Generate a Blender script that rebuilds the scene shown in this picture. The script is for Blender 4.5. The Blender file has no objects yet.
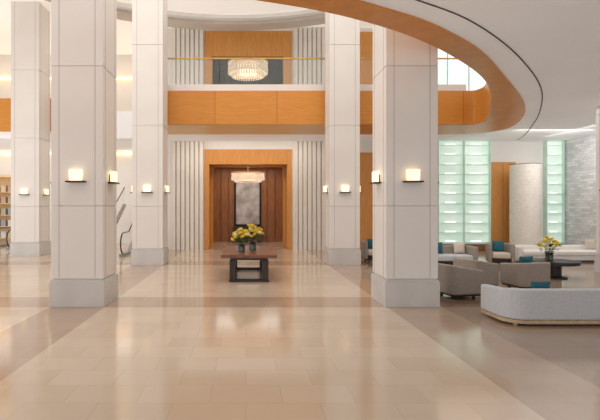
import bpy, bmesh, math, random
from mathutils import Vector, Matrix
random.seed(4)
scene = bpy.context.scene
COL = scene.collection

# ------------------------------------------------------------------ materials
def s2l(c):
    return tuple(((v/255.0)/12.92 if v/255.0 <= 0.04045 else ((v/255.0+0.055)/1.055)**2.4) for v in c)

def mat(name, c, c2=None, rough=0.5, scale=3.0, stretch=(1,1,1), metal=0.0, emit=0.0, trans=0.0,
        bump=0.0, coat=0.0, alpha=1.0, spec=0.5):
    m = bpy.data.materials.new(name); m.use_nodes = True
    nt = m.node_tree; b = nt.nodes['Principled BSDF']
    tc = nt.nodes.new('ShaderNodeTexCoord'); mp = nt.nodes.new('ShaderNodeMapping')
    mp.inputs['Scale'].default_value = stretch
    no = nt.nodes.new('ShaderNodeTexNoise'); no.inputs['Scale'].default_value = scale
    no.inputs['Detail'].default_value = 4
    cr = nt.nodes.new('ShaderNodeValToRGB')
    a = s2l(c); d = s2l(c2) if c2 else tuple(v*0.92 for v in a)
    cr.color_ramp.elements[0].color = (*d, 1); cr.color_ramp.elements[0].position = .35
    cr.color_ramp.elements[1].color = (*a, 1); cr.color_ramp.elements[1].position = .65
    nt.links.new(tc.outputs['Object'], mp.inputs[0]); nt.links.new(mp.outputs[0], no.inputs['Vector'])
    nt.links.new(no.outputs['Fac'], cr.inputs[0]); nt.links.new(cr.outputs[0], b.inputs['Base Color'])
    b.inputs['Roughness'].default_value = rough; b.inputs['Metallic'].default_value = metal
    b.inputs['Transmission Weight'].default_value = trans
    b.inputs['Coat Weight'].default_value = coat
    b.inputs['Specular IOR Level'].default_value = spec
    b.inputs['Alpha'].default_value = alpha
    if emit:
        nt.links.new(cr.outputs[0], b.inputs['Emission Color']); b.inputs['Emission Strength'].default_value = emit
    if bump:
        bp = nt.nodes.new('ShaderNodeBump'); bp.inputs['Strength'].default_value = bump
        bp.inputs['Distance'].default_value = .02
        nt.links.new(no.outputs['Fac'], bp.inputs['Height']); nt.links.new(bp.outputs[0], b.inputs['Normal'])
    return m

def panelled(m, width=2.3, lo=.86):
    # gentle tone change and hairline seam from one veneer panel to the next along X
    nt = m.node_tree; b = nt.nodes['Principled BSDF']
    src = b.inputs['Base Color'].links[0].from_socket
    g = nt.nodes.new('ShaderNodeNewGeometry'); sx = nt.nodes.new('ShaderNodeSeparateXYZ'); cx = nt.nodes.new('ShaderNodeCombineXYZ')
    nt.links.new(g.outputs['Position'], sx.inputs[0]); nt.links.new(sx.outputs['X'], cx.inputs['X'])
    cx.inputs['Y'].default_value = 5.0
    br = nt.nodes.new('ShaderNodeTexBrick'); nt.links.new(cx.outputs[0], br.inputs['Vector'])
    br.inputs['Scale'].default_value = 1; br.inputs['Brick Width'].default_value = width; br.inputs['Row Height'].default_value = 20
    br.inputs['Mortar Size'].default_value = .012
    br.inputs['Color1'].default_value = (1,1,1,1); br.inputs['Color2'].default_value = (lo,lo*.97,lo*.94,1); br.inputs['Mortar'].default_value = (.55,.48,.4,1)
    mx = nt.nodes.new('ShaderNodeMix'); mx.data_type = 'RGBA'; mx.blend_type = 'MULTIPLY'; mx.inputs['Factor'].default_value = 1
    nt.links.new(src, mx.inputs['A']); nt.links.new(br.outputs['Color'], mx.inputs['B']); nt.links.new(mx.outputs['Result'], b.inputs['Base Color'])
    return m

M = {}
M['stone'] = mat('limestone', (236,232,227), (231,226,221), .42, .8)
M['flute'] = mat('cream_fluted_stone', (234,228,219), (228,221,212), .5, 1.2)
M['plinth'] = mat('plinth_stone', (212,209,206), (202,199,196), .4, 1.5)
M['reveal'] = mat('column_reveal', (186,179,172), (172,165,158), .6, 2)
M['plaster'] = mat('white_plaster', (240,237,233), (234,230,226), .7, .6)
M['ceil'] = mat('ceiling_added_glow', (244,244,244), (239,239,240), .8, .4, emit=.11)  # ceiling is no lamp; faint glow added to its paint for even light
M['ceilu'] = mat('upper_ceiling_added_glow', (244,238,230), (239,233,224), .8, .4, emit=.34)  # upper ceiling's emission is added to spread soft light over the hall
M['coving'] = mat('cream_coving', (212,202,190), (202,191,178), .7, 1)
M['wood'] = mat('honey_wood', (222,150,70), (212,138,58), .35, 5.0, (.5,.5,8), spec=.3)
M['woodp'] = panelled(mat('honey_wood_panelled', (224,154,74), (214,142,62), .35, 5.0, (.5,.5,8), spec=.3))
M['woodl'] = mat('pale_honey_wood', (236,200,150), (226,184,130), .4, 2.0, (.6,3,1), spec=.3)
M['woodv'] = mat('honey_wood_vertical', (216,154,86), (200,136,70), .35, 5.0, (8,8,.4), spec=.3)
M['woodd'] = mat('brown_wood', (140,94,60), (112,72,44), .35, 3.0, (6,6,.4))
M['woodr'] = mat('amber_brown_wood', (180,122,72), (154,100,58), .35, 4.0, (6,6,.4))
M['dark'] = mat('dark_bronze', (64,52,44), (46,38,33), .35, 5, metal=.5)
M['tablew'] = mat('walnut_table', (138,80,46), (102,58,34), .3, 3, (1,8,8), coat=.2)
M['tabled'] = mat('dark_table_frame', (54,37,29), (38,27,22), .35, 4)
M['shade'] = mat('lit_opal_glass', (255,234,198), (255,225,182), .4, 3, emit=1.1)
M['cryst'] = mat('lit_crystal', (250,238,218), (196,172,140), .15, 30, emit=.5)
M['bulb'] = mat('warm_lamp_core', (255,232,196), (255,224,180), .4, 10, emit=1.4)
M['glass'] = mat('clear_glass', (225,238,236), (215,232,230), .05, 2, alpha=.08, spec=.3)
M['greeng'] = mat('backlit_green_glass', (222,237,227), (200,222,209), .35, .8, emit=.40)
M['led'] = mat('led_shelf_glow', (244,250,244), (236,246,238), .4, 2, emit=.8)
M['greens'] = mat('green_glass_edge', (192,212,199), (176,199,185), .3, 2, emit=.15)
M['gapd'] = mat('painted_shadow_gap', (96,90,86), (76,70,66), .8, 2)
M['sofa'] = mat('pale_blue_grey_fabric', (204,206,208), (192,195,198), .9, 40, bump=.1)
M['sofab'] = mat('light_oak', (206,180,146), (188,160,124), .5, 3, (8,1,1))
M['taupe'] = mat('warm_taupe_fabric', (168,157,148), (152,142,133), .9, 40, bump=.1)
M['beige'] = mat('beige_fabric', (220,210,196), (206,195,182), .9, 40, bump=.1)
M['cream'] = mat('cream_fabric', (244,241,236), (236,232,226), .9, 30, bump=.1)
M['teal'] = mat('teal_velvet', (42,108,120), (28,86,100), .8, 30)
M['black'] = mat('black_lacquer', (44,38,36), (30,26,25), .45, 3)
M['white'] = mat('white_lacquer', (242,240,236), (234,232,228), .3, 3)
M['rose'] = mat('yellow_rose_petal', (250,226,96), (240,206,60), .6, 10)
M['rosew'] = mat('cream_rose_petal', (253,246,196), (248,236,150), .6, 10)
M['leaf'] = mat('green_leaf', (92,120,58), (56,84,38), .5, 12)
M['vase'] = mat('dark_glass_vase', (70,76,60), (40,48,34), .08, 6, coat=.6)
M['art'] = mat('grey_art_added_glow', (212,208,205), (150,146,144), .5, 1.6, emit=.12)  # canvas is no lamp; a faint glow is added to its colours
M['steel'] = mat('brushed_steel', (150,150,150), (120,120,122), .3, 8, (1,1,8), metal=.7)
M['darkp'] = mat('dark_recess_panel', (104,70,48), (72,48,35), .4, 2, (4,4,.5))
M['rstone'] = mat('rough_white_stone', (242,236,228), (226,219,210), .8, 7, (1,1,3), bump=.7)
M['wbright'] = mat('daylit_window_glass', (232,244,242), (214,232,230), .1, .8, emit=.75)
M['rail'] = mat('brass_rail', (206,166,106), (180,140,86), .3, 3, metal=.5)
M['cove'] = mat('warm_cove_light', (255,220,164), (255,212,150), .5, 2, emit=2.4)
for i, c in enumerate([(196,160,140),(160,166,170),(214,194,156),(176,174,150),(226,218,206)]):
    M['g%d' % i] = mat('packaged_goods_%d' % i, c, None, .5, 4)

def stacked_stone():
    m = bpy.data.materials.new('split_faced_stone'); m.use_nodes = True
    nt = m.node_tree; b = nt.nodes['Principled BSDF']
    g = nt.nodes.new('ShaderNodeNewGeometry'); sx = nt.nodes.new('ShaderNodeSeparateXYZ')
    cx = nt.nodes.new('ShaderNodeCombineXYZ'); br = nt.nodes.new('ShaderNodeTexBrick')
    nt.links.new(g.outputs['Position'], sx.inputs[0])
    nt.links.new(sx.outputs['Y'], cx.inputs['X']); nt.links.new(sx.outputs['Z'], cx.inputs['Y'])
    nt.links.new(cx.outputs[0], br.inputs['Vector'])
    br.inputs['Color1'].default_value = (*s2l((230,229,230)), 1); br.inputs['Color2'].default_value = (*s2l((198,198,200)), 1)
    br.inputs['Mortar'].default_value = (*s2l((180,179,180)), 1); br.inputs['Scale'].default_value = 1
    br.inputs['Brick Width'].default_value = .38; br.inputs['Row Height'].default_value = .12
    br.inputs['Mortar Size'].default_value = .006
    no = nt.nodes.new('ShaderNodeTexNoise'); no.inputs['Scale'].default_value = 9; nt.links.new(g.outputs['Position'], no.inputs['Vector'])
    nt.links.new(br.outputs['Color'], b.inputs['Base Color']); b.inputs['Roughness'].default_value = .85
    bp = nt.nodes.new('ShaderNodeBump'); bp.inputs['Strength'].default_value = .9; bp.inputs['Distance'].default_value = .03
    nt.links.new(no.outputs['Fac'], bp.inputs['Height']); nt.links.new(bp.outputs[0], b.inputs['Normal'])
    return m
M['stack'] = stacked_stone()

def floor_mat():
    m = bpy.data.materials.new('polished_marble_tiles'); m.use_nodes = True
    nt = m.node_tree; N = nt.nodes; L = nt.links; b = N['Principled BSDF']
    g = N.new('ShaderNodeNewGeometry'); sx = N.new('ShaderNodeSeparateXYZ'); L.new(g.outputs['Position'], sx.inputs[0])
    br = N.new('ShaderNodeTexBrick'); L.new(g.outputs['Position'], br.inputs['Vector'])
    br.inputs['Color1'].default_value = (*s2l((212,194,173)), 1); br.inputs['Color2'].default_value = (*s2l((204,184,162)), 1)
    br.inputs['Mortar'].default_value = (*s2l((193,173,152)), 1)
    br.inputs['Scale'].default_value = 1; br.inputs['Brick Width'].default_value = .75; br.inputs['Row Height'].default_value = .5
    br.inputs['Mortar Size'].default_value = .004; br.inputs['Bias'].default_value = -.1
    no = N.new('ShaderNodeTexNoise'); no.inputs['Scale'].default_value = 2.2; no.inputs['Detail'].default_value = 6
    L.new(g.outputs['Position'], no.inputs['Vector'])
    def math_(op, a, bb):
        n = N.new('ShaderNodeMath'); n.operation = op
        for i, v in enumerate((a, bb)):
            if v is None: continue
            if isinstance(v, (int, float)): n.inputs[i].default_value = v
            else: L.new(v, n.inputs[i])
        return n.outputs[0]
    ax = math_('ABSOLUTE', sx.outputs['X'], None)
    b1 = math_('LESS_THAN', math_('ABSOLUTE', math_('SUBTRACT', ax, 3.37), None), .55)
    b2 = math_('LESS_THAN', math_('ABSOLUTE', math_('SUBTRACT', sx.outputs['Y'], 10.32), None), .56)
    b3 = math_('LESS_THAN', math_('ABSOLUTE', math_('SUBTRACT', sx.outputs['Y'], 17.4), None), .56)
    band = math_('MAXIMUM', b1, math_('MAXIMUM', b2, b3))
    side = math_('GREATER_THAN', sx.outputs['X'], 3.92)
    mx = N.new('ShaderNodeMix'); mx.data_type = 'RGBA'; mx.blend_type = 'MULTIPLY'
    L.new(math_('MULTIPLY', band, 1.0), mx.inputs['Factor']); L.new(br.outputs['Color'], mx.inputs['A'])
    mx.inputs['B'].default_value = (.73, .66, .63, 1)
    m2 = N.new('ShaderNodeMix'); m2.data_type = 'RGBA'; m2.blend_type = 'MULTIPLY'
    L.new(math_('MULTIPLY', side, 1.0), m2.inputs['Factor']); L.new(mx.outputs['Result'], m2.inputs['A'])
    m2.inputs['B'].default_value = (.57, .525, .51, 1)
    cr = N.new('ShaderNodeValToRGB'); cr.color_ramp.elements[0].color = (.94,.93,.92,1); cr.color_ramp.elements[1].color = (1.03,1.03,1.03,1)
    L.new(no.outputs['Fac'], cr.inputs[0])
    m3 = N.new('ShaderNodeMix'); m3.data_type = 'RGBA'; m3.blend_type = 'MULTIPLY'; m3.inputs['Factor'].default_value = 1
    L.new(m2.outputs['Result'], m3.inputs['A']); L.new(cr.outputs[0], m3.inputs['B'])
    L.new(m3.outputs['Result'], b.inputs['Base Color'])
    b.inputs['Roughness'].default_value = .12; b.inputs['Specular IOR Level'].default_value = .7
    return m
M['floor'] = floor_mat()

# ------------------------------------------------------------------ mesh helpers
def finish(name, bm, m, parent=None, smooth=False, bevel=0, seg=2, loc=(0,0,0), rot=0, kind=None):
    bmesh.ops.recalc_face_normals(bm, faces=bm.faces)
    me = bpy.data.meshes.new(name); bm.to_mesh(me); bm.free()
    o = bpy.data.objects.new(name, me); COL.objects.link(o)
    me.materials.append(M[m])
    if smooth:
        for p in me.polygons: p.use_smooth = True
    if bevel:
        md = o.modifiers.new('bevel', 'BEVEL'); md.width = bevel; md.segments = seg; md.limit_method = 'ANGLE'
        md.angle_limit = math.radians(40)
    o.location = loc; o.rotation_euler = (0, 0, rot)
    if parent: o.parent = parent
    if kind: o['kind'] = kind
    return o

def add_box(bm, x0, x1, y0, y1, z0, z1):
    v = [bm.verts.new(p) for p in [(x0,y0,z0),(x1,y0,z0),(x1,y1,z0),(x0,y1,z0),(x0,y0,z1),(x1,y0,z1),(x1,y1,z1),(x0,y1,z1)]]
    for f in [(0,3,2,1),(4,5,6,7),(0,1,5,4),(1,2,6,5),(2,3,7,6),(3,0,4,7)]:
        bm.faces.new([v[i] for i in f])

def boxes(name, bl, m, **k):
    bm = bmesh.new()
    for b in bl: add_box(bm, *b)
    return finish(name, bm, m, **k)

def strip(bm, A, B, z0, z1, closed=False):
    n = len(A); R = []
    for a, b in zip(A, B):
        R.append([bm.verts.new((a[0],a[1],z0)), bm.verts.new((b[0],b[1],z0)), bm.verts.new((b[0],b[1],z1)), bm.verts.new((a[0],a[1],z1))])
    for i in range(n if closed else n-1):
        p, q = R[i], R[(i+1) % n]
        for k in range(4):
            bm.faces.new([p[k], p[(k+1)%4], q[(k+1)%4], q[k]])
    if not closed:
        bm.faces.new(R[0]); bm.faces.new(R[-1][::-1])

def offset(P, d):
    out = []
    for i, p in enumerate(P):
        a = Vector(P[max(i-1,0)]); b = Vector(P[min(i+1,len(P)-1)])
        t = (b-a).normalized(); nrm = Vector((-t.y, t.x))
        out.append((p[0]+nrm.x*d, p[1]+nrm.y*d))
    return out

def catmull(P, n=8):
    out = []
    for i in range(len(P)-1):
        p0 = Vector(P[max(i-1,0)]); p1 = Vector(P[i]); p2 = Vector(P[i+1]); p3 = Vector(P[min(i+2,len(P)-1)])
        for k in range(n):
            t = k/n
            q = .5*((2*p1)+(p2-p0)*t+(2*p0-5*p1+4*p2-p3)*t*t+(3*p1-p0-3*p2+p3)*t**3)
            out.append((q.x, q.y))
    out.append(tuple(P[-1])); return out

def resample(P, n):
    d = [0]
    for a, b in zip(P, P[1:]): d.append(d[-1]+math.hypot(b[0]-a[0], b[1]-a[1]))
    out = []; j = 0
    for i in range(n):
        t = d[-1]*i/(n-1)
        while j < len(d)-2 and d[j+1] < t: j += 1
        s = (t-d[j])/max(d[j+1]-d[j], 1e-9)
        out.append((P[j][0]+(P[j+1][0]-P[j][0])*s, P[j][1]+(P[j+1][1]-P[j][1])*s))
    return out

def lathe(name, prof, m, seg=32, **k):
    bm = bmesh.new(); rings = []
    for r, z in prof:
        rings.append([bm.verts.new((r*math.cos(2*math.pi*i/seg), r*math.sin(2*math.pi*i/seg), z)) for i in range(seg)])
    for a, b in zip(rings, rings[1:]):
        for i in range(seg): bm.faces.new([a[i], a[(i+1)%seg], b[(i+1)%seg], b[i]])
    bm.faces.new(rings[0][::-1]); bm.faces.new(rings[-1])
    return finish(name, bm, m, **k)

def thing(name, label, cat, loc=(0,0,0), rot=0, group=None):
    e = bpy.data.objects.new(name, None); COL.objects.link(e); e.empty_display_size = .2
    e.location = loc; e.rotation_euler = (0,0,rot); e['label'] = label; e['category'] = cat
    if group: e['group'] = group
    return e

def tag(o, label, cat, group=None):
    o['label'] = label; o['category'] = cat
    if group: o['group'] = group
    return o

def copy_thing(src, loc, rot=0, label=None):
    n = src.copy(); COL.objects.link(n); n.location = loc; n.rotation_euler = (0,0,rot)
    if label: n['label'] = label
    def rec(s, d):
        for c in s.children:
            k = c.copy(); k.parent = d; COL.objects.link(k); rec(c, k)
    rec(src, n); return n

ST = 'structure'
ZB, ZT, ZC = 5.08, 6.30, 10.4
# ------------------------------------------------------------------ room shell
boxes('floor', [(-16, 15, -4, 30, -.2, 0)], 'floor', kind=ST)
curveA = [(8.25,18.2),(8.52,18.05),(8.5,17.3),(7.75,15.5),(6.65,13.2),(5.45,11.3),(3.63,9.3),(2.04,8.07),(.43,7.29),(-2,6.6),(-6,5.9),(-11,5.5)]
inner = catmull(curveA, 8)
outline = [(-16,22.0),(-4.1,22.0),(-4.1,18.2)] + inner + [(-16,5.4),(-16,-4),(14.8,-4),(14.8,23.0),(-4.0,23.0),(-4.0,27),(-16,27)]
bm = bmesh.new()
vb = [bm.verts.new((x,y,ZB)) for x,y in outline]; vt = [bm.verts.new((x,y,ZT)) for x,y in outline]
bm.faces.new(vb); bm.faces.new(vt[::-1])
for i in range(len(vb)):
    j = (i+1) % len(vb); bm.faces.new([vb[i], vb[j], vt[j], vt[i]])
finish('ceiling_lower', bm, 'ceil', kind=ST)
fline = [(-4.1,18.2)] + inner
bm = bmesh.new(); strip(bm, offset(fline,-.06), offset(fline, .03), ZB-.02, ZT+.005)
finish('trim_1', bm, 'woodp', kind=ST)
bm = bmesh.new(); strip(bm, [(-16,21.9),(-7.6,21.9)], [(-16,21.98),(-7.6,21.98)], ZB+.3, ZT+.55); finish('trim_2', bm, 'woodp', kind=ST)
# wooden soffit ring
outer = catmull([(8.4,20.6),(9.7,20.2),(10.15,18.9),(9.3,16.4),(7.97,14.1),(6.0,11.4),(4.6,9.6),(3.3,8.35),(2.3,7.65),(.6,6.75),(-2,6.05),(-6,5.35),(-11,4.95)], 8)
n = 90
A = [(3.9,18.2)] + resample(inner, n); B = [(3.9,20.6)] + resample(outer, n)
bm = bmesh.new(); strip(bm, A, B, ZB-.03, ZB-.002); finish('trim_3', bm, 'wood', kind=ST)
bm = bmesh.new(); strip(bm, [(-4.1,18.2),(3.9,18.2)], [(-4.1,20.6),(3.9,20.6)], ZB-.03, ZB-.002); finish('trim_13', bm, 'woodl', kind=ST)
slot = catmull([(12.5,22.6),(11.95,21.0),(11.0,18.9),(9.7,16.2),(7.8,12.9),(5.75,10.2),(3.96,8.3),(2.6,7.3),(.6,6.2),(-3,5.2)], 10)
bm = bmesh.new(); strip(bm, slot, offset(slot, -.028), ZB-.01, ZB-.002); finish('trim_4', bm, 'gapd', kind=ST)  # flat dark strip; the shade of a recess is put into its colour
# upper ceiling with stepped oval coving
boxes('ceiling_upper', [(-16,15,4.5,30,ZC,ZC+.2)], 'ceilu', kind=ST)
T = [2*math.pi*i/96 for i in range(96)]
def oval(a,b): return [(-.5+a*math.cos(t), 13.5+b*math.sin(t)) for t in T]
bm = bmesh.new(); strip(bm, oval(8.8,8.2), oval(9.6,9.0), ZC-.3, ZC-.002, closed=True); finish('trim_5', bm, 'coving', kind=ST)
bm = bmesh.new(); strip(bm, oval(8.5,7.9), oval(8.79,8.19), ZC-.16, ZC-.002, closed=True); finish('trim_17', bm, 'plaster', kind=ST)
# walls
PX0, PX1 = -1.95, 2.15
boxes('wall_back', [(-4.1,PX0,23,23.3,0,ZC),(PX1,15,23,23.3,0,ZC),(PX0,PX1,23,23.3,4.7,ZT+.1),(PX0,PX1,23,23.3,10.25,ZC),(-4.1,-3.9,23.3,27,0,ZC)], 'plaster', kind=ST)
boxes('wall_left_rear', [(-16,-4.1,27,27.3,0,ZC)], 'plaster', kind=ST)
boxes('wall_right', [(14.8,15.0,-4,23,0,ZB)], 'stack', kind=ST)
boxes('wall_right_upper', [(14.8,15.0,5,23,ZT,ZC)], 'plaster', kind=ST)
boxes('wall_left', [(-16.2,-16,-4,27.3,0,.6),(-16.2,-16,-4,27.3,ZB,ZC)], 'plaster', kind=ST)
def corridor(zf, zc, tagn, wm, cm):
    boxes('wall_corridor_%s' % tagn, [(PX0-.15,PX0,23.3,28.4,zf,zc+.3),(PX1,PX1+.15,23.3,28.4,zf,zc+.3),(PX0,PX1,28.3,28.5,zf,zc+.3)], wm, kind=ST)
    boxes('ceiling_corridor_%s' % tagn, [(PX0,PX1,23.3,28.3,zc,zc+.15)], cm, kind=ST)
corridor(0, 4.25, 'lower', 'woodr', 'woodr')
boxes('floor_upper', [(PX0-.2,PX1+.2,23.3,28.5,ZT-.2,ZT)], 'plinth', kind=ST)
corridor(ZT, 9.95, 'upper', 'darkp', 'woodd')
boxes('trim_6', [(PX0,PX0+.22,22.94,23.3,0,4.7),(PX1-.22,PX1,22.94,23.3,0,4.7),(PX0+.22,PX1-.22,22.94,23.3,4.0,4.7)], 'woodv', kind=ST, bevel=.01)
boxes('trim_18', [(PX0+.02,PX0+.34,23.9,24.1,0,4.2),(PX1-.34,PX1-.02,23.9,24.1,0,4.2),(PX0+.34,PX1-.34,23.9,24.1,3.95,4.2)], 'woodv', kind=ST, bevel=.01)
boxes('trim_19', [(x,x+.03,28.24,28.295,0,4.2) for x in (-1.45,-1.0,1.2,1.65)], 'woodd', kind=ST)
boxes('trim_7', [(PX0,PX0+.36,22.94,23.3,ZT,10.25),(PX1-.4,PX1,22.94,23.3,ZT,10.25),(PX0+.36,PX1-.4,22.94,23.3,9.05,10.25)], 'woodv', kind=ST, bevel=.01)
boxes('trim_8', [(x,x+1.0,22.93,22.99,0,4.55) for x in (4.0,5.02,6.04,7.06)] + [(8.08,8.85,22.93,22.99,0,4.55)], 'woodv', kind=ST, bevel=.008)
boxes('trim_9', [(x,x+1.0,22.93,22.99,ZT,10.2) for x in (4.0,5.02,6.04,7.06)], 'woodv', kind=ST, bevel=.008)
boxes('trim_10', [(11.4,12.0,22.9,22.99,.3,4.1),(12.02,12.6,22.9,22.99,.3,4.1)], 'woodv', kind=ST, bevel=.008)
boxes('trim_11', [(8.85,11.35,22.3,22.99,0,.3)], 'woodd', kind=ST, bevel=.01)
boxes('window_1', [(8.4,11.4,22.95,22.98,ZT+.2,9.6)], 'wbright', kind=ST)
boxes('trim_12', [(8.3,11.5,22.9,22.99,9.6,9.7)]+[(x,x+.05,22.9,22.99,ZT,9.6) for x in (8.34,9.4,10.4,11.4)], 'greens', kind=ST)
boxes('trim_15', [(-16,-4.3,26.85,26.98,9.0,9.1),(-16,-4.3,26.85,26.98,ZB-.2,ZB-.1)], 'cove', kind=ST)
boxes('trim_16', [(-16,-8.3,26.9,26.99,6.4,7.9)], 'woodv', kind=ST)

def pilaster(x0, nrib, z0, z1, lab):
    bm = bmesh.new(); wd = 1.5/nrib; pts = []
    for i in range(nrib):
        x=x0+i*wd
        pts += [(x+.001,22.95),(x+.045,22.95),(x+.05,22.84),(x+.06,22.83),(x+wd-.012,22.83),(x+wd-.004,22.84),(x+wd-.0005,22.95)]
    strip(bm, pts, [(p[0],22.995) for p in pts], z0, z1)
    o = finish('fluted_pilaster', bm, 'flute'); tag(o, lab, 'pilaster', 'fluted stone pilasters beside the portals')
for z0,z1,s in ((0,ZB,'cream fluted stone pilaster beside the lobby portal'),(ZT,ZC,'cream fluted stone pilaster beside the mezzanine portal')):
    pilaster(-3.5,7,z0,z1-.01,s); pilaster(2.2,7,z0,z1-.01,s)

a = thing('framed_artwork','tall grey abstract panel above a dark console','artwork',(.1,28.3,2.2))
boxes('frame',[(-.78,-.68,-.1,0,-1.3,1.35),(.68,.78,-.1,0,-1.3,1.35),(-.68,.68,-.1,0,1.25,1.35),(-.68,.68,-.1,0,-1.3,-1.2)],'dark',parent=a,bevel=.01)
boxes('canvas',[(-.67,.67,-.06,-.01,-1.19,1.24)],'art',parent=a)
c = thing('credenza','low dark wood credenza below the grey panel','cabinet',(.1,27.95,0))
boxes('body',[(-.85,.85,-.24,.24,.08,.8)],'darkp',parent=c,bevel=.01)
boxes('cabinet_top',[(-.88,.88,-.27,.26,.8,.84)],'black',parent=c,bevel=.008)
boxes('plinth_base',[(-.8,.8,-.2,.22,0,.08)],'black',parent=c)
for x in (-.83,.01):
    d = boxes('door',[(x,x+.82,-.265,-.242,.1,.78)],'darkp',parent=c,bevel=.006)
    hx = x+.74 if x<0 else x+.05
    boxes('handle',[(hx,hx+.03,-.29,-.265,.35,.55)],'steel',parent=d,bevel=.004)

def chandelier(x,y,z,r,h,top,lab):
    c = thing('chandelier',lab,'chandelier',(x,y,z),group='crystal drum chandeliers')
    for ti,(rr,z0,z1,nn) in enumerate(((r,-h*.28,h*.5,44),(r*.82,-h*.5,h*.3,38))):
        bm = bmesh.new()
        for i in range(nn):
            t = 2*math.pi*i/nn; cx,cy=rr*math.cos(t),rr*math.sin(t); w=rr*.045
            add_box(bm,cx-w,cx+w,cy-w,cy+w,z0,z0+(z1-z0)*.5)
            add_box(bm,cx-w*.7,cx+w*.7,cy-w*.7,cy+w*.7,z0+(z1-z0)*.5,z1)
        ca=[(rr*1.05*math.cos(q),rr*1.05*math.sin(q)) for q in T]; cb=[(rr*.94*math.cos(q),rr*.94*math.sin(q)) for q in T]
        strip(bm,ca,cb,z1-.02,z1+.01,closed=True); strip(bm,ca,cb,z0+(z1-z0)*.48,z0+(z1-z0)*.53,closed=True)
        finish('crystal_tier',bm,'cryst',parent=c)
    lathe('lamp_core',[(r*.4,-h*.3),(r*.5,-h*.25),(r*.5,h*.4),(r*.4,h*.45)],'bulb',parent=c,seg=24)
    lathe('metal_rim',[(r*1.03,h*.5),(r*1.06,h*.5+.01),(r*1.06,h*.5+.05),(r*1.03,h*.5+.06)],'rail',parent=c,seg=40)
    lathe('rod',[(.03,h*.5+.06),(.03,top-z)],'rail',parent=c,seg=10)
chandelier(.1,25.2,3.5,.82,.44,4.25,'lit crystal drum chandelier hanging in the portal corridor')
chandelier(.1,25.6,9.15,1.0,.72,9.95,'lit crystal drum chandelier hanging in the mezzanine portal')

# ------------------------------------------------------------------ columns
def column(x0,x1,y0,y1,ztop,lab):
    cx,cy = (x0+x1)/2,(y0+y1)/2; hx,hy=(x1-x0)/2,(y1-y0)/2
    c = thing('column',lab,'column',(cx,cy,0),group='square stone-clad lobby columns')
    boxes('plinth',[(-hx-.03,hx+.03,-hy-.03,hy+.03,0,.5),(-hx-.015,hx+.015,-hy-.015,hy+.015,.5,.54)],'plinth',parent=c,bevel=.008)
    js = [.56,2.02,4.82,7.6,ztop]; js = [j for j in js if j < ztop] + [ztop]
    bl = []
    for a,b in zip(js,js[1:]): bl.append((-hx,hx,-hy,hy,a+.007,b-.007))
    bl.append((-hx+.025,hx-.025,-hy+.025,hy-.025,.54,ztop))
    boxes('shaft',bl,'stone',parent=c,bevel=.008)
    e=.16; t=.004
    bl=[]
    for s in (-hx+e,hx-e): bl += [(s-.005,s+.005,-hy-t,-hy+.01,.58,ztop-.02)]
    for s in (-hy+e,hy-e): bl += [(-hx-t,-hx+.01,s-.005,s+.005,.58,ztop-.02),(hx-.01,hx+t,s-.005,s+.005,.58,ztop-.02)]
    boxes('reveal',bl,'reveal',parent=c)
cols = [(-3.9,-2.86,9.8,10.84,ZC),(2.8,3.84,9.8,10.84,ZC),(-3.93,-2.87,16.9,17.95,ZC),(2.89,3.93,16.9,17.95,ZC),
        (-9.6,-8.45,20,21.15,ZC),(10.74,11.78,14,15.04,ZB-.001)]
labs = ['tall pale limestone column with grey plinth near the wooden table','tall pale limestone column beside the lounge chairs',
        'tall pale limestone column at the balcony edge by the escalator','tall pale limestone column at the balcony edge by the lounge',
        'tall pale limestone column in front of the shop display','short pale limestone column inside the seating area']
for c,l in zip(cols,labs): column(*c[:5],l)

def sconce():
    s = thing('wall_sconce','lit frosted glass box sconce on dark bronze tray','wall lamp',(0,0,0),group='column wall sconces')
    boxes('back_plate',[(-.08,.08,-.02,0,.0,.16)],'dark',parent=s)
    boxes('tray',[(-.19,.19,-.15,0,-.03,0)],'dark',parent=s,bevel=.006)
    bm = bmesh.new(); add_box(bm,-.12,.12,-.12,-.03,0,.23)
    for v in bm.verts:
        if v.co.z>.1: v.co.x*=1.08
    finish('lamp_shade',bm,'shade',parent=s,bevel=.015)
    return s
s0=None
for c in cols:
    x0,x1,y0,y1=c[:4]; cx,cy=(x0+x1)/2,(y0+y1)/2
    for loc,rot in (((cx,y0,2.52),0),((x1,cy,2.52),math.pi/2),((x0,cy,2.52),-math.pi/2)):
        if s0 is None: s0=sconce(); s0.location=loc; s0.rotation_euler=(0,0,rot)
        else: copy_thing(s0,loc,rot)

def railing(x0,x1,y,z,n,lab):
    r = thing('balcony_railing',lab,'railing',((x0+x1)/2,y,z)); L=(x1-x0)/2
    boxes('curb',[(-L,L,-.08,.12,.006,.26)],'stone',parent=r,bevel=.01)
    st=2*L/n
    for i in range(n):
        boxes('glass_panel',[(-L+i*st+.01,-L+(i+1)*st-.01,.0,.015,.26,1.22)],'glass',parent=r)
    boxes('handrail',[(-L,L,-.03,.04,1.22,1.27)],'rail',parent=r,bevel=.01)
railing(-4.05,8.2,18.3,ZT,8,'glass balcony railing with brass handrail on stone curb')

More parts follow.
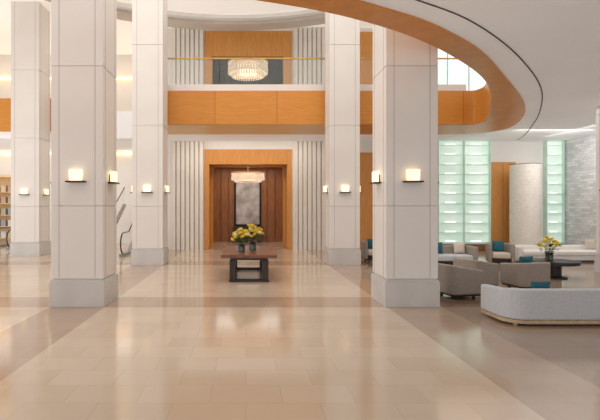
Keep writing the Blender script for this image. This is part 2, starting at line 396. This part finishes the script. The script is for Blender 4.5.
# ------------------------------------------------------------------ right side features
def glasswall(name,lab,x,hw,mull):
    g = thing(name,lab,'glass wall',(x,22.7,.3),group='backlit green glass walls')
    boxes('backlit_panel',[(-hw,hw,.1,.2,0,4.75)],'greeng',parent=g)
    for xx in mull: boxes('mullion',[(xx-.014,xx+.014,-.08,.2,0,4.77)],'greens',parent=g)
    for i in range(11):
        z=.06+i*.45
        boxes('shelf',[(-hw+.02,hw-.02,-.03,.1,z,z+.014)],'greens',parent=g)
        for k in range(len(mull)-1):
            a0,b0=mull[k],mull[k+1]; m_=(a0+b0)/2; w_=(b0-a0)*.2
            boxes('light_strip',[(m_-w_,m_+w_,.07,.1,z+.015,z+.075)],'led',parent=g,bevel=.014)
glasswall('illuminated_glass_wall','backlit pale green glass wall with glass shelves above a wood step',10.1,1.2,(-1.2,0,1.2))
glasswall('illuminated_glass_panel','narrow backlit pale green glass panel beside the stone wall',14.3,.4,(-.4,.4))

s = thing('curved_screen','freestanding curved off-white textured stone screen','screen',(12.62,21.9,0))
arc=[(-.66*math.cos(math.pi*k/24*.92), .35-.8*math.sin(math.pi*k/24*.92)) for k in range(25)]
bm=bmesh.new(); strip(bm,arc,offset(arc,.1),0,3.9); finish('screen_panel',bm,'rstone',parent=s,smooth=False)
bm=bmesh.new(); strip(bm,arc,offset(arc,.11),3.9,3.93); finish('top_cap',bm,'woodd',parent=s)

# ------------------------------------------------------------------ furniture
def upath(w,d,r):
    P=[(-w/2,d/2)]
    for k in range(9):
        a=math.pi+math.pi/2*k/8; P.append((-w/2+r+r*math.cos(a),-d/2+r+r*math.sin(a)))
    for k in range(9):
        a=1.5*math.pi+math.pi/2*k/8; P.append((w/2-r+r*math.cos(a),-d/2+r+r*math.sin(a)))
    P.append((w/2,d/2)); return P

def seat(name,label,cat,w,d,h,t,r,shell,seatm,basem,loc,rot,ncush=1,group=None,arm=None,slim=False,zs=.42):
    s=thing(name,label,cat,loc,rot,group)
    P=upath(w-.02,d-.02,r); bm=bmesh.new(); strip(bm,P,offset(P,t),.1,h)
    if arm:
        for v in bm.verts:
            if v.co.z>h-.01 and v.co.y>-d/2+r*.5:
                v.co.z = h-(h-arm)*min(1,(v.co.y+d/2-r*.5)/(d*.5))
    finish('backrest',bm,shell,parent=s,bevel=.035,seg=3)
    cw=(w-2*t-.02)/ncush
    for i in range(ncush):
        x=-w/2+t+.01+i*cw
        boxes('seat_cushion',[(x+.005,x+cw-.005,-d/2+t+.01,d/2-.02,.22,zs)],seatm,parent=s,bevel=.05,seg=3)
    if slim:
        Q=[(p[0]*.99,p[1]*.985) for p in P]; bm=bmesh.new(); strip(bm,Q,offset(Q,t),.04,.098); finish('base',bm,basem,parent=s)
        boxes('seat_frame',[(-w/2+t+.02,w/2-t-.02,-d/2+t+.02,d/2-.05,.08,.22)],basem,parent=s)
    else:
        boxes('base',[(-w/2+.06,w/2-.06,-d/2+.06,d/2-.03,.06,.22)],basem,parent=s,bevel=.01)
    for sx in (-1,1):
        for sy in (-1,1):
            cx,cy=sx*(w/2-.2),sy*(d/2-.14)
            boxes('leg',[(cx-.025,cx+.025,cy-.025,cy+.025,0,.08)],basem,parent=s)
    return s

seat('lounge_sofa','long pale blue-grey sofa with rounded back on a slim oak base','sofa',3.3,1.0,.62,.15,.36,'sofa','sofa','sofab',(6.02,8.68,0),0,3,arm=.56,slim=True,zs=.38)
seat('armchair','taupe tub armchair with beige seat beside a stone column','armchair',.8,.8,.74,.1,.14,'taupe','beige','dark',(4.72,10.95,0),-1.35,group='taupe tub armchairs',arm=.62)
seat('armchair','taupe tub armchair with beige seat facing the round table','armchair',.8,.8,.74,.1,.14,'taupe','beige','dark',(5.65,12.1,0),-1.1,group='taupe tub armchairs',arm=.62)
seat('armchair','taupe tub armchair with teal cushion near the round table','armchair',.88,.8,.68,.12,.16,'taupe','sofa','dark',(6.85,12.0,0),.2,group='taupe tub armchairs',arm=.6)
seat('loveseat','grey loveseat with teal cushions near the green glass wall','loveseat',1.5,.85,.7,.14,.2,'taupe','sofa','dark',(6.85,16.4,0),math.pi,2)
seat('armchair','taupe armchair with teal cushion beside the balcony column','armchair',.85,.85,.72,.12,.2,'taupe','beige','dark',(4.75,18.3,0),math.pi,group='taupe tub armchairs')
seat('armchair','taupe armchair with teal cushion near the wood panel','armchair',.85,.85,.72,.12,.2,'taupe','beige','dark',(8.9,17.2,0),math.pi-.3,group='taupe tub armchairs')
seat('banquette','long low white curved banquette near the white stone wall','sofa',4.3,1.0,.56,.18,.45,'cream','cream','white',(12.0,18.2,0),math.pi,3,slim=True,zs=.4)

def cushion(loc,rz,tilt,m='teal',lab='square teal velvet cushion leaning on a seat',w=.19):
    bm=bmesh.new(); n=8
    top=[];bot=[]
    for i in range(n+1):
        rt=[];rb=[]
        for j in range(n+1):
            u,v=2*i/n-1,2*j/n-1; h=.055*((1-u**4)*(1-v**4))**.5+.004
            k=1-.06*(1-abs(u*v))
            rt.append(bm.verts.new((u*w*k,-h,v*w*k))); rb.append(bm.verts.new((u*w*k,h,v*w*k)))
        top.append(rt);bot.append(rb)
    for i in range(n):
        for j in range(n):
            bm.faces.new([top[i][j],top[i+1][j],top[i+1][j+1],top[i][j+1]]); bm.faces.new([bot[i][j],bot[i][j+1],bot[i+1][j+1],bot[i+1][j]])
    edge=[(i,0) for i in range(n)]+[(n,j) for j in range(n)]+[(i,n) for i in range(n,0,-1)]+[(0,j) for j in range(n,0,-1)]
    for k,(i,j) in enumerate(edge):
        i2,j2=edge[(k+1)%len(edge)]; bm.faces.new([top[i][j],bot[i][j],bot[i2][j2],top[i2][j2]])
    o=finish('throw_cushion',bm,m,smooth=True); o.location=loc; o.rotation_euler=(tilt,0,rz); tag(o,lab,'cushion','throw cushions on the lounge seats')
cushion((5.1,8.52,.55),0,.3,w=.17)
cushion((6.8,11.94,.62),.2,.25); cushion((6.45,16.55,.62),0,-.2); cushion((7.2,16.55,.62),0,-.2,'beige','square beige cushion on the grey loveseat')
cushion((4.75,18.4,.62),0,-.2); cushion((8.9,17.3,.62),-.3,-.2)
cushion((12.9,18.35,.6),0,-.2,'beige','square beige cushion on the white banquette')

t=thing('coffee_table','low round black coffee table with flowers on top','table',(8.7,13.9,0))
lathe('pedestal',[(.36,0),(.36,.03),(.22,.06),(.22,.4),(.3,.41)],'black',parent=t,smooth=False)
lathe('table_top',[(.6,.38),(.66,.39),(.66,.48),(.6,.49)],'black',parent=t,seg=48)

t=thing('console_table','long dark walnut table with overhanging top and open legs','table',(.08,14.4,0))
boxes('table_top',[(-.74,.74,-1.5,1.5,.65,.74)],'tablew',parent=t,bevel=.012)
boxes('apron',[(-.5,.5,-1.3,1.3,.58,.65)],'tabled',parent=t,bevel=.005)
for sx in (-1,1):
    for sy in (-1,1):
        cx,cy=sx*.44,sy*1.25
        boxes('leg',[(cx-.08,cx+.08,cy-.09,cy+.09,.07,.58)],'tabled',parent=t,bevel=.006)
boxes('foot_frame',[(-.53,-.36,-1.36,1.36,0,.07),(.36,.53,-1.36,1.36,0,.07),(-.36,.36,-1.32,-1.2,0,.07),(-.36,.36,1.2,1.32,0,.07)],'tabled',parent=t,bevel=.006)

def rose_mesh():
    bm=bmesh.new()
    for ring,(n,r,h,tw) in enumerate([(3,.3,1.0,0),(4,.6,.9,.4),(5,.95,.72,.9)]):
        for k in range(n):
            a0=2*math.pi*k/n+tw; wd=2*math.pi/n*.75
            rows=[]
            for i in range(4):
                f=i/3; rr=r*(.25+.75*math.sin(f*math.pi/2)); z=h*f-.2
                if i==3: rr*=1.12
                rows.append([bm.verts.new((rr*math.cos(a0+(j/3-.5)*2*wd*(1-.25*(i==3))),rr*math.sin(a0+(j/3-.5)*2*wd*(1-.25*(i==3))),z)) for j in range(4)])
            for i in range(3):
                for j in range(3): bm.faces.new([rows[i][j],rows[i][j+1],rows[i+1][j+1],rows[i+1][j]])
    bmesh.ops.create_icosphere(bm,subdivisions=1,radius=.35,matrix=Matrix.Translation((0,0,.35)))
    return bm
def bouquet(loc,sc,nr,lab,vh=.2):
    b=thing('flower_arrangement',lab,'flowers',loc,group='rose arrangements in glass vases')
    lathe('vase',[(.07*sc,0),(.09*sc,.01),(.085*sc,vh*sc*.6),(.1*sc,vh*sc)],'vase',parent=b,seg=20,smooth=False)
    first={}
    for i in range(nr):
        a=2.4*i; rr=.24*sc*math.sqrt(i/nr); x,y=rr*math.cos(a),rr*math.sin(a); z=(vh+.34-.5*(i/nr)*.46+random.uniform(-.05,.05))*sc
        m='rosew' if i%3==0 else 'rose'
        if m not in first:
            o=finish('rose',rose_mesh(),m,parent=b,smooth=True); first[m]=o
        else:
            o=first[m].copy(); COL.objects.link(o)
        o.location=(x,y,z); o.scale=(.06*sc,)*3; o.rotation_euler=(-y*3,x*3,a)
    bm=bmesh.new()
    for i in range(80):
        a=random.uniform(0,6.28); r0=random.uniform(.02,.16)*sc; z0=(vh+random.uniform(-.02,.17))*sc
        c=Vector((r0*math.cos(a),r0*math.sin(a),z0)); d=Vector((math.cos(a),math.sin(a),random.uniform(-.2,.8))).normalized()*.1*sc
        q=Vector((-math.sin(a),math.cos(a),.2)).normalized()*.028*sc
        bm.faces.new([bm.verts.new(c),bm.verts.new(c+d*.5+q),bm.verts.new(c+d),bm.verts.new(c+d*.5-q)])
    for i in range(12):
        a=i*.52; p0=Vector((.03*math.cos(a),.03*math.sin(a),vh*.7))*sc; p1=Vector((.12*math.cos(a),.12*math.sin(a),vh+.2))*sc; q=Vector((.004,0,0))
        bm.faces.new([bm.verts.new(p0-q),bm.verts.new(p0+q),bm.verts.new(p1+q),bm.verts.new(p1-q)])
    finish('foliage',bm,'leaf',parent=b,kind='stuff')
bouquet((-.13,13.9,.74),1.15,26,'yellow and cream roses in a dark vase on walnut table')
bouquet((.2,14.5,.74),1.25,26,'yellow roses with leaves in a dark vase on walnut table')
bouquet((8.6,13.9,.49),1.15,16,'yellow flowers in a vase on the black coffee table',.2)

# ------------------------------------------------------------------ left side
s=thing('display_shelving','warm lit retail display shelving with packaged goods','shelf',(-13.3,26.6,0))
boxes('frame',[(-1.2,-1.14,-.25,.25,0,3.6),(1.14,1.2,-.25,.25,0,3.6),(-1.14,1.14,.2,.25,0,3.6),(-1.2,1.2,-.25,.25,3.6,3.7)],'woodl',parent=s)
for i in range(5): boxes('shelf',[(-1.14,1.14,-.25,.2,.3+i*.62,.34+i*.62)],'woodl',parent=s)
gp={}
for i in range(5):
    for j in range(6):
        m='g%d'%((i*2+j*3)%5)
        if m not in gp:
            o=boxes('packaged_box',[(-.13,.13,-.1,.1,0,.34)],m,bevel=.008); tag(o,'packaged gift box on the lit display shelf','box','boxed goods on the display shelves'); gp[m]=o
        else:
            o=gp[m].copy(); COL.objects.link(o)
        o.location=(-14.25+j*.38,26.55,.342+i*.62)

# balustrade glass follows an inclined escalator when rise > 0
def balustrade(x,y,L,lab,rise=0.0):
    b=thing('escalator_balustrade',lab,'escalator railing',(x,y,0),group='escalator balustrades')
    up=lambda yy: max(0,yy-1.4)*rise
    prof=[(L,.95+up(L)),(1.4,.95),(.45,.95)]+[(.45-.42*math.sin(a),.53+.42*math.cos(a)) for a in [math.pi*k/10 for k in range(1,11)]]+[(1.4,.11),(L,.11+up(L))]
    bm=bmesh.new(); v1=[bm.verts.new((-.008,p[0],p[1])) for p in prof]; v2=[bm.verts.new((.008,p[0],p[1])) for p in prof]
    bm.faces.new(v1); bm.faces.new(v2[::-1])
    for i in range(len(prof)):
        j=(i+1)%len(prof); bm.faces.new([v1[i],v1[j],v2[j],v2[i]])
    finish('glass_panel',bm,'glass',parent=b)
    pr=prof[:-2]; bm=bmesh.new(); rings=[]
    for i,p in enumerate(pr):
        p0=Vector(pr[max(i-1,0)]); p1=Vector(pr[min(i+1,len(pr)-1)]); t=(p1-p0).normalized(); nn=Vector((-t.y,t.x))
        rings.append([bm.verts.new((.028*math.cos(k*math.pi/4),p[0]+nn.x*.022*math.sin(k*math.pi/4),p[1]+nn.y*.022*math.sin(k*math.pi/4))) for k in range(8)])
    for r1,r2 in zip(rings,rings[1:]):
        for k in range(8): bm.faces.new([r1[k],r1[(k+1)%8],r2[(k+1)%8],r2[k]])
    bm.faces.new(rings[0]); bm.faces.new(rings[-1][::-1])
    finish('handrail',bm,'dark',parent=b)
    bm=bmesh.new(); sk=[(.1,0),(1.4,0),(L,up(L)),(L,.11+up(L)),(1.4,.11),(.1,.11)]
    v1=[bm.verts.new((-.08,p[0],p[1])) for p in sk]; v2=[bm.verts.new((.08,p[0],p[1])) for p in sk]
    bm.faces.new(v1); bm.faces.new(v2[::-1])
    for i in range(6):
        j=(i+1)%6; bm.faces.new([v1[i],v1[j],v2[j],v2[i]])
    finish('skirt',bm,'steel',parent=b)
for x in (-5.0,-6.2): balustrade(x,19.5,5.5,'glass escalator balustrade with black handrail',.5)
for x in (-11.0,-12.2): balustrade(x,22.5,3.5,'glass escalator balustrade with black handrail by the shop')

# ------------------------------------------------------------------ lights
def area(name,loc,rot,sx,sy,p,c=(1,1,1)):
    l=bpy.data.lights.new(name,'AREA'); l.shape='RECTANGLE'; l.size=sx; l.size_y=sy; l.energy=p; l.color=c
    o=bpy.data.objects.new(name,l); COL.objects.link(o); o.location=loc; o.rotation_euler=rot; return o
area('atrium_light',(-1,12.5,9.9),(0,0,0),12,11,390,(1,.98,.95))
area('window_light',(-15.6,11,3.2),(0,-math.pi/2,0),4.6,22,540,(.95,.97,1))
area('lounge_light',(9.5,13,5.0),(0,0,0),7,10,165,(1,.97,.93))
area('screen_fill_light',(12.3,19.3,4.95),(math.radians(48),0,0),3,.8,70,(1,.95,.89))  # added fill that brightens the curved screen; no fixture hangs here
area('stone_wall_fill_light',(12.9,17.5,4.95),(0,math.radians(-50),0),.8,8,70,(1,.98,.96))  # added to whiten the right-hand stone wall; stands for no real lamp
area('balcony_light',(.1,21.5,5.0),(math.radians(15),0,0),6,1.0,85,(1,.92,.82))
area('rear_left_light',(-10,24.5,5.0),(0,0,0),9,3,85,(1,.92,.82))
area('rear_left_upper_light',(-10,25.0,10.2),(0,0,0),9,2.5,60,(1,.86,.66))
area('corridor_light',(.1,25.8,4.22),(0,0,0),3.4,3.6,75,(1,.92,.82))
area('corridor_upper_light',(.1,26.6,9.9),(0,0,0),2.5,2.5,12,(1,.88,.74))

wd=bpy.data.worlds.new('world'); scene.world=wd; wd.use_nodes=True
bg=wd.node_tree.nodes['Background']; bg.inputs[0].default_value=(.98,.98,1,1); bg.inputs[1].default_value=1.05

cam=bpy.data.cameras.new('camera'); co=bpy.data.objects.new('camera',cam); COL.objects.link(co)
co.location=(0,0,2.0); co.rotation_euler=(math.pi/2,0,0)
cam.sensor_width=36; cam.lens=36*490/600; cam.shift_x=54/600; cam.shift_y=-3/600; cam.clip_end=200
scene.camera=co
scene.view_settings.view_transform='Standard'
scene.view_settings.exposure=0.06
